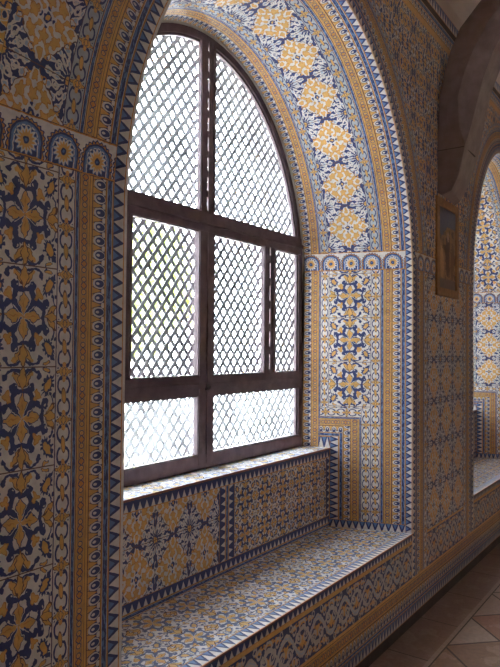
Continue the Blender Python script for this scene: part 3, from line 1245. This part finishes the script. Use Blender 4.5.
def _arch(N, inset, n=48):
    h, r = N.wb - inset, N.wr - inset
    th = [pi / 2 * i / n for i in range(n + 1)]
    return [(h * cos(t), N.zw + r * sin(t)) for t in th]


def _top(N, inset, dy):
    h, r = N.wb - inset, N.wr - inset
    if dy >= h:
        return N.zw
    return N.zw + r * sqrt(max(0, 1 - (dy / h) ** 2))


for k, N in enumerate(NI):
    make_window(k + 1, N)

# ------------------------------------------------------------------ floor, ceiling, far walls
s = Surf()
s.plain([(OUT, YMIN, 0), (XR, YMIN, 0), (XR, YMAX, 0), (OUT, YMAX, 0)], 'floor')
structure(s.build('floor'))

VZ, VR = 3.86, .75
s = Surf()
nv = 28
prof = []
for i in range(nv + 1):
    a = pi * i / nv
    prof.append((XR / 2 - XR / 2 * cos(a), VZ + VR * sin(a)))
for (x0, z0), (x1, z1) in zip(prof, prof[1:]):
    s.plain([(x0, YMIN, z0), (x0, YMAX, z0), (x1, YMAX, z1), (x1, YMIN, z1)], 'plaster')
s.plain([(OUT, YMIN, 4.6), (XR + .1, YMIN, 4.6), (XR + .1, YMAX, 4.6), (OUT, YMAX, 4.6)][::-1], 'outer')
o = structure(s.build('ceiling'))

s = Surf()
s.plain([(XR, YMIN, 0), (XR, YMIN, VZ), (XR, YMAX, VZ), (XR, YMAX, 0)], 'brownwall')
structure(s.build('wall_right'))
s = Surf()
s.plain([(OUT, YMAX, 0), (XR, YMAX, 0), (XR, YMAX, 4.7), (OUT, YMAX, 4.7)], 'plaster')
structure(s.build('wall_front'))
s = Surf()
s.plain([(OUT, YMIN, 0), (XR, YMIN, 0), (XR, YMIN, 4.7), (OUT, YMIN, 4.7)], 'brownwall')
structure(s.build('wall_back'))


# ------------------------------------------------------------------ stone transverse arches between the bays
def rib(yn, yf, label):
    """a stone rib that grows from the pier, crosses the corridor and comes down on the other side"""
    root = empty('stone_arch', (0, (yn + yf) / 2, 2.62), label, 'arch')
    half = [  # intrados, extrados points (x, z) from the left springing to the crown
        ((.030, 2.60), (0.0, 2.62)), ((.090, 2.625), (0.0, 2.66)), ((.132, 2.71), (0.0, 2.72)), ((.155, 2.80), (0.0, 2.80)), ((.178, 2.91), (0.0, 2.90)),
        ((.196, 3.03), (0.0, 3.03)), ((.222, 3.19), (.012, 3.24)), ((.262, 3.34), (.045, 3.38)), ((.325, 3.50), (.078, 3.51)),
        ((.42, 3.66), (.145, 3.655)), ((.56, 3.80), (.28, 3.80)), ((.76, 3.92), (.48, 3.97)), ((1.02, 4.01), (.80, 4.16)), ((1.24, 4.05), (1.10, 4.28)), ((XR / 2, 4.065), (XR / 2, 4.34))]
    full = half + [((XR - a[0], a[1]), (XR - b[0], b[1])) for a, b in reversed(half[:-1])]
    bm = bmesh.new()
    ch = .095
    rowsv = []
    for i, (a, b) in enumerate(full):
        zz = a[1]
        k = 0.0 if zz < 2.97 else min(1, (zz - 2.97) / .10)
        c = max(.004, ch * k)
        d = Vector((b[0] - a[0], b[1] - a[1]))
        d.normalize()
        ap = (a[0] + d.x * c, a[1] + d.y * c)
        sd = 1 if i < len(half) else -1
        fx = -.05 * sd * max(0, min(1, (3.05 - zz) / .4)) if i not in (0, len(full) - 1) else -.025 * sd
        c2 = min(c, .03)
        ring_ = [(b[0], yn, b[1]), (ap[0], yn, ap[1]), (a[0], yn + c, a[1]), (a[0] + fx, yf - c2, a[1]), (a[0] + d.x * c2 + fx, yf, a[1] + d.y * c2), (b[0], yf, b[1])]
        rowsv.append([bm.verts.new(p) for p in ring_])
    for r0, r1 in zip(rowsv, rowsv[1:]):
        for j in range(6):
            f = bm.faces.new((r0[j], r0[(j + 1) % 6], r1[(j + 1) % 6], r1[j]))
            f.material_index = 1 if j in (2,) else 0  # intrados takes the lit copy of the stone
    bm.faces.new(rowsv[0])
    bm.faces.new(rowsv[-1][::-1])
    bmesh.ops.recalc_face_normals(bm, faces=bm.faces)
    settle(mesh_obj('arch_rib', bm, ['stone', 'stone_lit']), root)
    # moulded corbel course and joint
    bm = bmesh.new()
    add_box(bm, .0, .170, yn - .002, yf - .1, 2.888, 2.893)
    settle(mesh_obj('impost_joint', bm, 'base'), root)
    return root


rib(4.07, 4.42, 'brown stone transverse arch springing from the tiled pier beside the large window')


# ------------------------------------------------------------------ painted picture panel on the pier
def mat_picture():
    p = Paint('painted_picture_glaze')
    p.base((.40, .24, .12))
    P = p.xyz(p.u, p.v)
    nz = p.N.new('ShaderNodeTexNoise')
    nz.inputs['Scale'].default_value = 9
    nz.inputs['Detail'].default_value = 4
    p.L.new(p.uvn.outputs[0], nz.inputs['Vector'])
    p.put(p.gt(p.v, .78), (.16, .17, .22))
    p.ell(P, .25, .82, .35, .14, 20, c=(.14, .15, .22))
    p.ell(P, .55, .62, .22, .16, 0, c=(.45, .25, .10))
    p.put(p.both(p.gt(nz.outputs[0], .55), p.lt(p.v, .75)), (.16, .09, .06))
    p.ell(P, .50, .40, .12, .26, 4, c=(.13, .07, .06))
    p.ell(P, .53, .66, .055, .06, 0, c=(.58, .40, .26))
    p.ell(P, .80, .35, .10, .25, -6, c=(.22, .12, .07))
    p.ell(P, .18, .30, .10, .22, 8, c=(.55, .33, .15))
    p.put(p.lt(p.v, .12), (.20, .15, .13))
    return p.finish(rough=.3)


M['picture'] = mat_picture()
root = empty('tile_picture_panel', (0, 4.28, 1.95), 'ochre framed tile picture with dim figures, on the pier below the stone arch', 'picture')
bm = bmesh.new()
ya_, yb_, za_, zb_ = 4.03, 4.48, 1.955, 2.595
fwid = .055
for a in ((ya_, yb_, za_, za_ + fwid), (ya_, yb_, zb_ - fwid, zb_), (ya_, ya_ + fwid, za_ + fwid, zb_ - fwid), (yb_ - fwid, yb_, za_ + fwid, zb_ - fwid)):
    add_box(bm, -.004, .012, *a, .003)
settle(mesh_obj('picture_frame', bm, 'frame_tile'), root)
s = Surf()
s.face([(.005, ya_ + fwid, za_ + fwid), (.005, yb_ - fwid, za_ + fwid), (.005, yb_ - fwid, zb_ - fwid), (.005, ya_ + fwid, zb_ - fwid)], [(0, 0), (1, 0), (1, 1), (0, 1)], 'picture')
settle(s.build('picture_field'), root)

# ------------------------------------------------------------------ outside
M['leaf'] = simple('sunlit_leaves', (.24, .30, .05), .6, .4, 8, .1)
M['bark'] = simple('bark', (.12, .09, .06), .9, .3, 20, .5)
M['gravel'] = simple('pale_courtyard_ground', (.55, .54, .50), .9, .1, 4, .2)
s = Surf()
s.plain([(-40, -30, -.4), (-1.0, -30, -.4), (-1.0, 40, -.4), (-40, 40, -.4)], 'gravel')
o = s.build('courtyard_ground')
tag(o, 'pale courtyard ground outside the windows', 'ground', kind='structure')


def tree(x, y, h, r, label, seed):
    random.seed(seed)
    root = empty('tree', (x, y, -.4), label, 'tree', None)
    bm = bmesh.new()
    bmesh.ops.create_cone(bm, cap_ends=True, segments=10, radius1=.14, radius2=.07, depth=h * .7, matrix=Matrix.Translation((x, y, -.4 + h * .35)))
    settle(mesh_obj('trunk', bm, 'bark'), root)
    bm = bmesh.new()
    for i in range(1500):
        d = Vector((random.gauss(0, 1), random.gauss(0, 1), random.gauss(0, 1)))
        d.normalize()
        q = Vector((x, y, -.4 + h * .78)) + Vector((d.x * r, d.y * r, d.z * r * .9)) * (random.random() ** .4)
        sz = .11
        e1 = Vector((random.gauss(0, 1), random.gauss(0, 1), random.gauss(0, 1))).normalized() * sz
        e2 = e1.orthogonal().normalized() * sz * .5
        bm.faces.new([bm.verts.new(p) for p in (q - e1, q + e2, q + e1, q - e2)])
    settle(mesh_obj('crown', bm, 'leaf'), root)


tree(-5.6, 6.6, 3.75, 1.25, 'small bright green tree in the courtyard seen through the left middle panes', 3)
